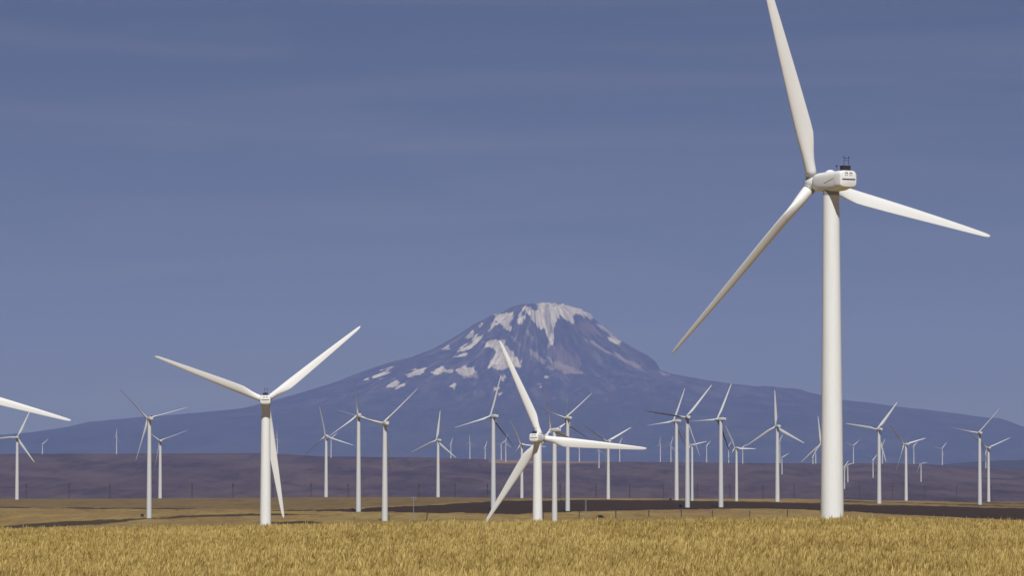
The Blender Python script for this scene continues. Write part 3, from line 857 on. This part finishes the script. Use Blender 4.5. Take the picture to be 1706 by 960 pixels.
# dark bush: stems and many leaf faces
p, d = on_plain(1000, 864)
root = empty('bush', p)
root['label'] = 'low dark rounded bush on the tan field beside the posts'; root['category'] = 'bush'
fv, ff = [], []
for k in range(2600):
    a, e = random.uniform(0, 2 * math.pi), random.random() ** .5
    q = Vector((math.cos(a) * e * 3.6, math.sin(a) * e * 2.6, 0)); hgt = 2.4 * (1 - e ** 2.4) + .25
    q.z = hgt * random.uniform(.25, 1.0) + .25 * math.sin(q.x * 2.1) * math.cos(q.y * 1.7)
    n_ = Vector((random.gauss(0, 1), random.gauss(0, 1), random.gauss(0, 1) + .5)).normalized()
    u_ = n_.orthogonal().normalized(); w_ = n_.cross(u_); sz = random.uniform(.12, .3)
    b = len(fv); fv += [q - u_ * sz, q + w_ * sz * .5, q + u_ * sz, q - w_ * sz * .5]; ff.append((b, b + 1, b + 2, b + 3))
mesh_obj('leaves', fv, ff, M_bush, root, smooth=False)
stm = MB()
for k in range(14):
    a = random.uniform(0, 6.28); stm.tube((.3 * math.cos(a), .3 * math.sin(a), -.2), (2.4 * math.cos(a) * random.random(), 1.8 * math.sin(a), 1.6), .09, .03, 6)
stm.make('stem', M_wood, root)

# distant wooden transmission poles beyond the rim of the plain
tp = MB()
for sx in (-2.6, 2.6): tp.tube((sx, 0, -1), (sx, 0, 26), .42, .36, 8)
tp.box((0, 0, 23.6), (9.6, .5, .55)); tp.box((0, 0, 17), (5.2, .35, .35))
for sx in (-4.3, 0, 4.3): tp.tube((sx, 0, 21.9), (sx, 0, 23.5), .2, .2, 6)
tp_me = tp.make('power_pole', M_wood, link=False).data
for k, x in enumerate([44, 115, 183, 320, 388, 455, 518, 580, 698, 758, 812, 933, 993, 1049, 1105, 1162, 1216, 1271, 1323, 1432, 1487, 1540, 1594, 1652]):
    d = 6900.0 + 40 * math.sin(k)
    rw = np.interp(x, [0, 700, 1706], [806, 805, 809])
    pt = at(x, float(rw), d)
    g = float(ground_z(np.array([pt.x / pt.y]), np.array([pt.y]))[0])
    o = bpy.data.objects.new('power_pole', tp_me); col.objects.link(o); o.location = (pt.x, pt.y, g)
    sc = (pt.z - g) / 26; o.scale = (1, 1, sc); o.rotation_euler = (0, 0, R(82))
    o['label'] = 'thin dark power pole in the long row below the purple hills'; o['category'] = 'power pole'; o['group'] = 'power poles below the purple hills'

# ------------------------------------------------------------------ wheat
N_T = 125000; PER = 7
d_ = np.sqrt(rng.uniform(122 ** 2, 335 ** 2, N_T))
tx = rng.uniform(-0.21, 0.21, N_T)
keep = vnoise(tx * d_ / 0.9, d_ / 1.6, 101) + vnoise(tx * d_ / 3.5, d_ / 6.0, 102) * 0.6 > -0.42
d_, tx = d_[keep], tx[keep]
X0, Y0 = tx * d_, d_
nt = len(X0)
hk = 0.80 + 0.10 * vnoise(X0 / 2.2, Y0 / 3.5, 103) + 0.10 * vnoise(X0 / .7, Y0 / 1.6, 104) + rng.normal(0, .07, nt)
tone = 0.62 + 0.40 * vnoise(X0 / 1.3, Y0 / 2.4, 105) + 0.30 * vnoise(X0 / 7, Y0 / 14, 106) + rng.normal(0, .20, nt)
gap = vnoise(X0 / .22, Y0 / 1.1, 107) + 0.5 * vnoise(X0 / 2.6, Y0 / 5.0, 108)     # thin places in the stand
gapw = np.clip((gap - 0.26) / 0.16, 0, 1)
hk = hk - 0.26 * gapw
tone = np.clip(tone - 0.62 * gapw, 0, 1)  # shade between the tufts, painted in as darker stalk colour
X1 = np.repeat(X0, PER) + rng.normal(0, .045, nt * PER)
Y1 = np.repeat(Y0, PER) + rng.normal(0, .06, nt * PER)
hh_ = np.repeat(hk, PER) * rng.uniform(.80, 1.08, nt * PER)
tall = rng.random(nt * PER) < .009
hh_[tall] += rng.uniform(.1, .28, tall.sum())
tn = np.clip(np.repeat(tone, PER) + rng.normal(0, .15, nt * PER), 0, 1)
Z1 = ground_z(X1 / Y1, Y1)
ns = nt * PER
lean = rng.normal(0.03, .045, ns) + np.repeat(rng.normal(0, .05, nt), PER); leany = rng.normal(0, .07, ns)
yaw = rng.uniform(0, math.pi, ns); cx_, sx_ = np.cos(yaw), np.sin(yaw)
nod = rng.uniform(-.035, .06, ns)
def V(x, y, z): return np.stack([x, y, z], -1)
def strip(f0, f1, w0, w1, extra0=0, extra1=0, drop=0):
    xa, ya, za = X1 + lean * f0 ** 2 + extra0, Y1 + leany * f0 ** 2, Z1 + hh_ * f0
    xb, yb_, zb = X1 + lean * f1 ** 2 + extra1, Y1 + leany * f1 ** 2, Z1 + hh_ * f1 - drop
    return np.stack([V(xa - cx_ * w0, ya - sx_ * w0, za), V(xa + cx_ * w0, ya + sx_ * w0, za), V(xb + cx_ * w1, yb_ + sx_ * w1, zb), V(xb - cx_ * w1, yb_ - sx_ * w1, zb)], 1)
stem = strip(0.25, 0.86, .012, .011)
ear1 = strip(0.80, 0.92, .012, .021, 0, nod * .4)
ear2 = strip(0.92, 1.05, .021, .005, nod * .4, nod, np.abs(nod) * .35)
lf = rng.normal(0, .07, ns)
leaf = strip(0.40, 0.78, .016, .005, 0, lf)
quads = np.concatenate([stem, ear1, ear2, leaf])
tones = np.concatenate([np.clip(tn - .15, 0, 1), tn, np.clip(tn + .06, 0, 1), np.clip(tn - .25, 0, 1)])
nq = len(quads)
me = bpy.data.meshes.new('wheat')
me.vertices.add(nq * 4); me.vertices.foreach_set('co', quads.astype(np.float32).ravel())
me.loops.add(nq * 4); me.loops.foreach_set('vertex_index', np.arange(nq * 4, dtype=np.int32))
me.polygons.add(nq); me.polygons.foreach_set('loop_start', (np.arange(nq) * 4).astype(np.int32))
me.update(calc_edges=True)
ta = me.attributes.new('tone', 'FLOAT', 'FACE'); ta.data.foreach_set('value', tones.astype(np.float32))
t = NT('ripe_wheat')
tv = t.attr('tone')
c = t.mix(tv, (0.28, 0.180, 0.042), (0.72, 0.55, 0.206))
t.done(c, 0.75, 0.15)
tr = t.n('ShaderNodeBsdfTranslucent'); t.l(c, tr.inputs['Color'])
mxs = t.n('ShaderNodeMixShader'); mxs.inputs['Fac'].default_value = 0.25
t.l(t.b.outputs[0], mxs.inputs[1]); t.l(tr.outputs[0], mxs.inputs[2]); t.l(mxs.outputs[0], t.out.inputs['Surface'])
me.materials.append(t.m)
wheat = bpy.data.objects.new('wheat', me); col.objects.link(wheat)
wheat['kind'] = 'stuff'; wheat['label'] = 'ripe golden wheat covering the foreground field'; wheat['category'] = 'wheat'
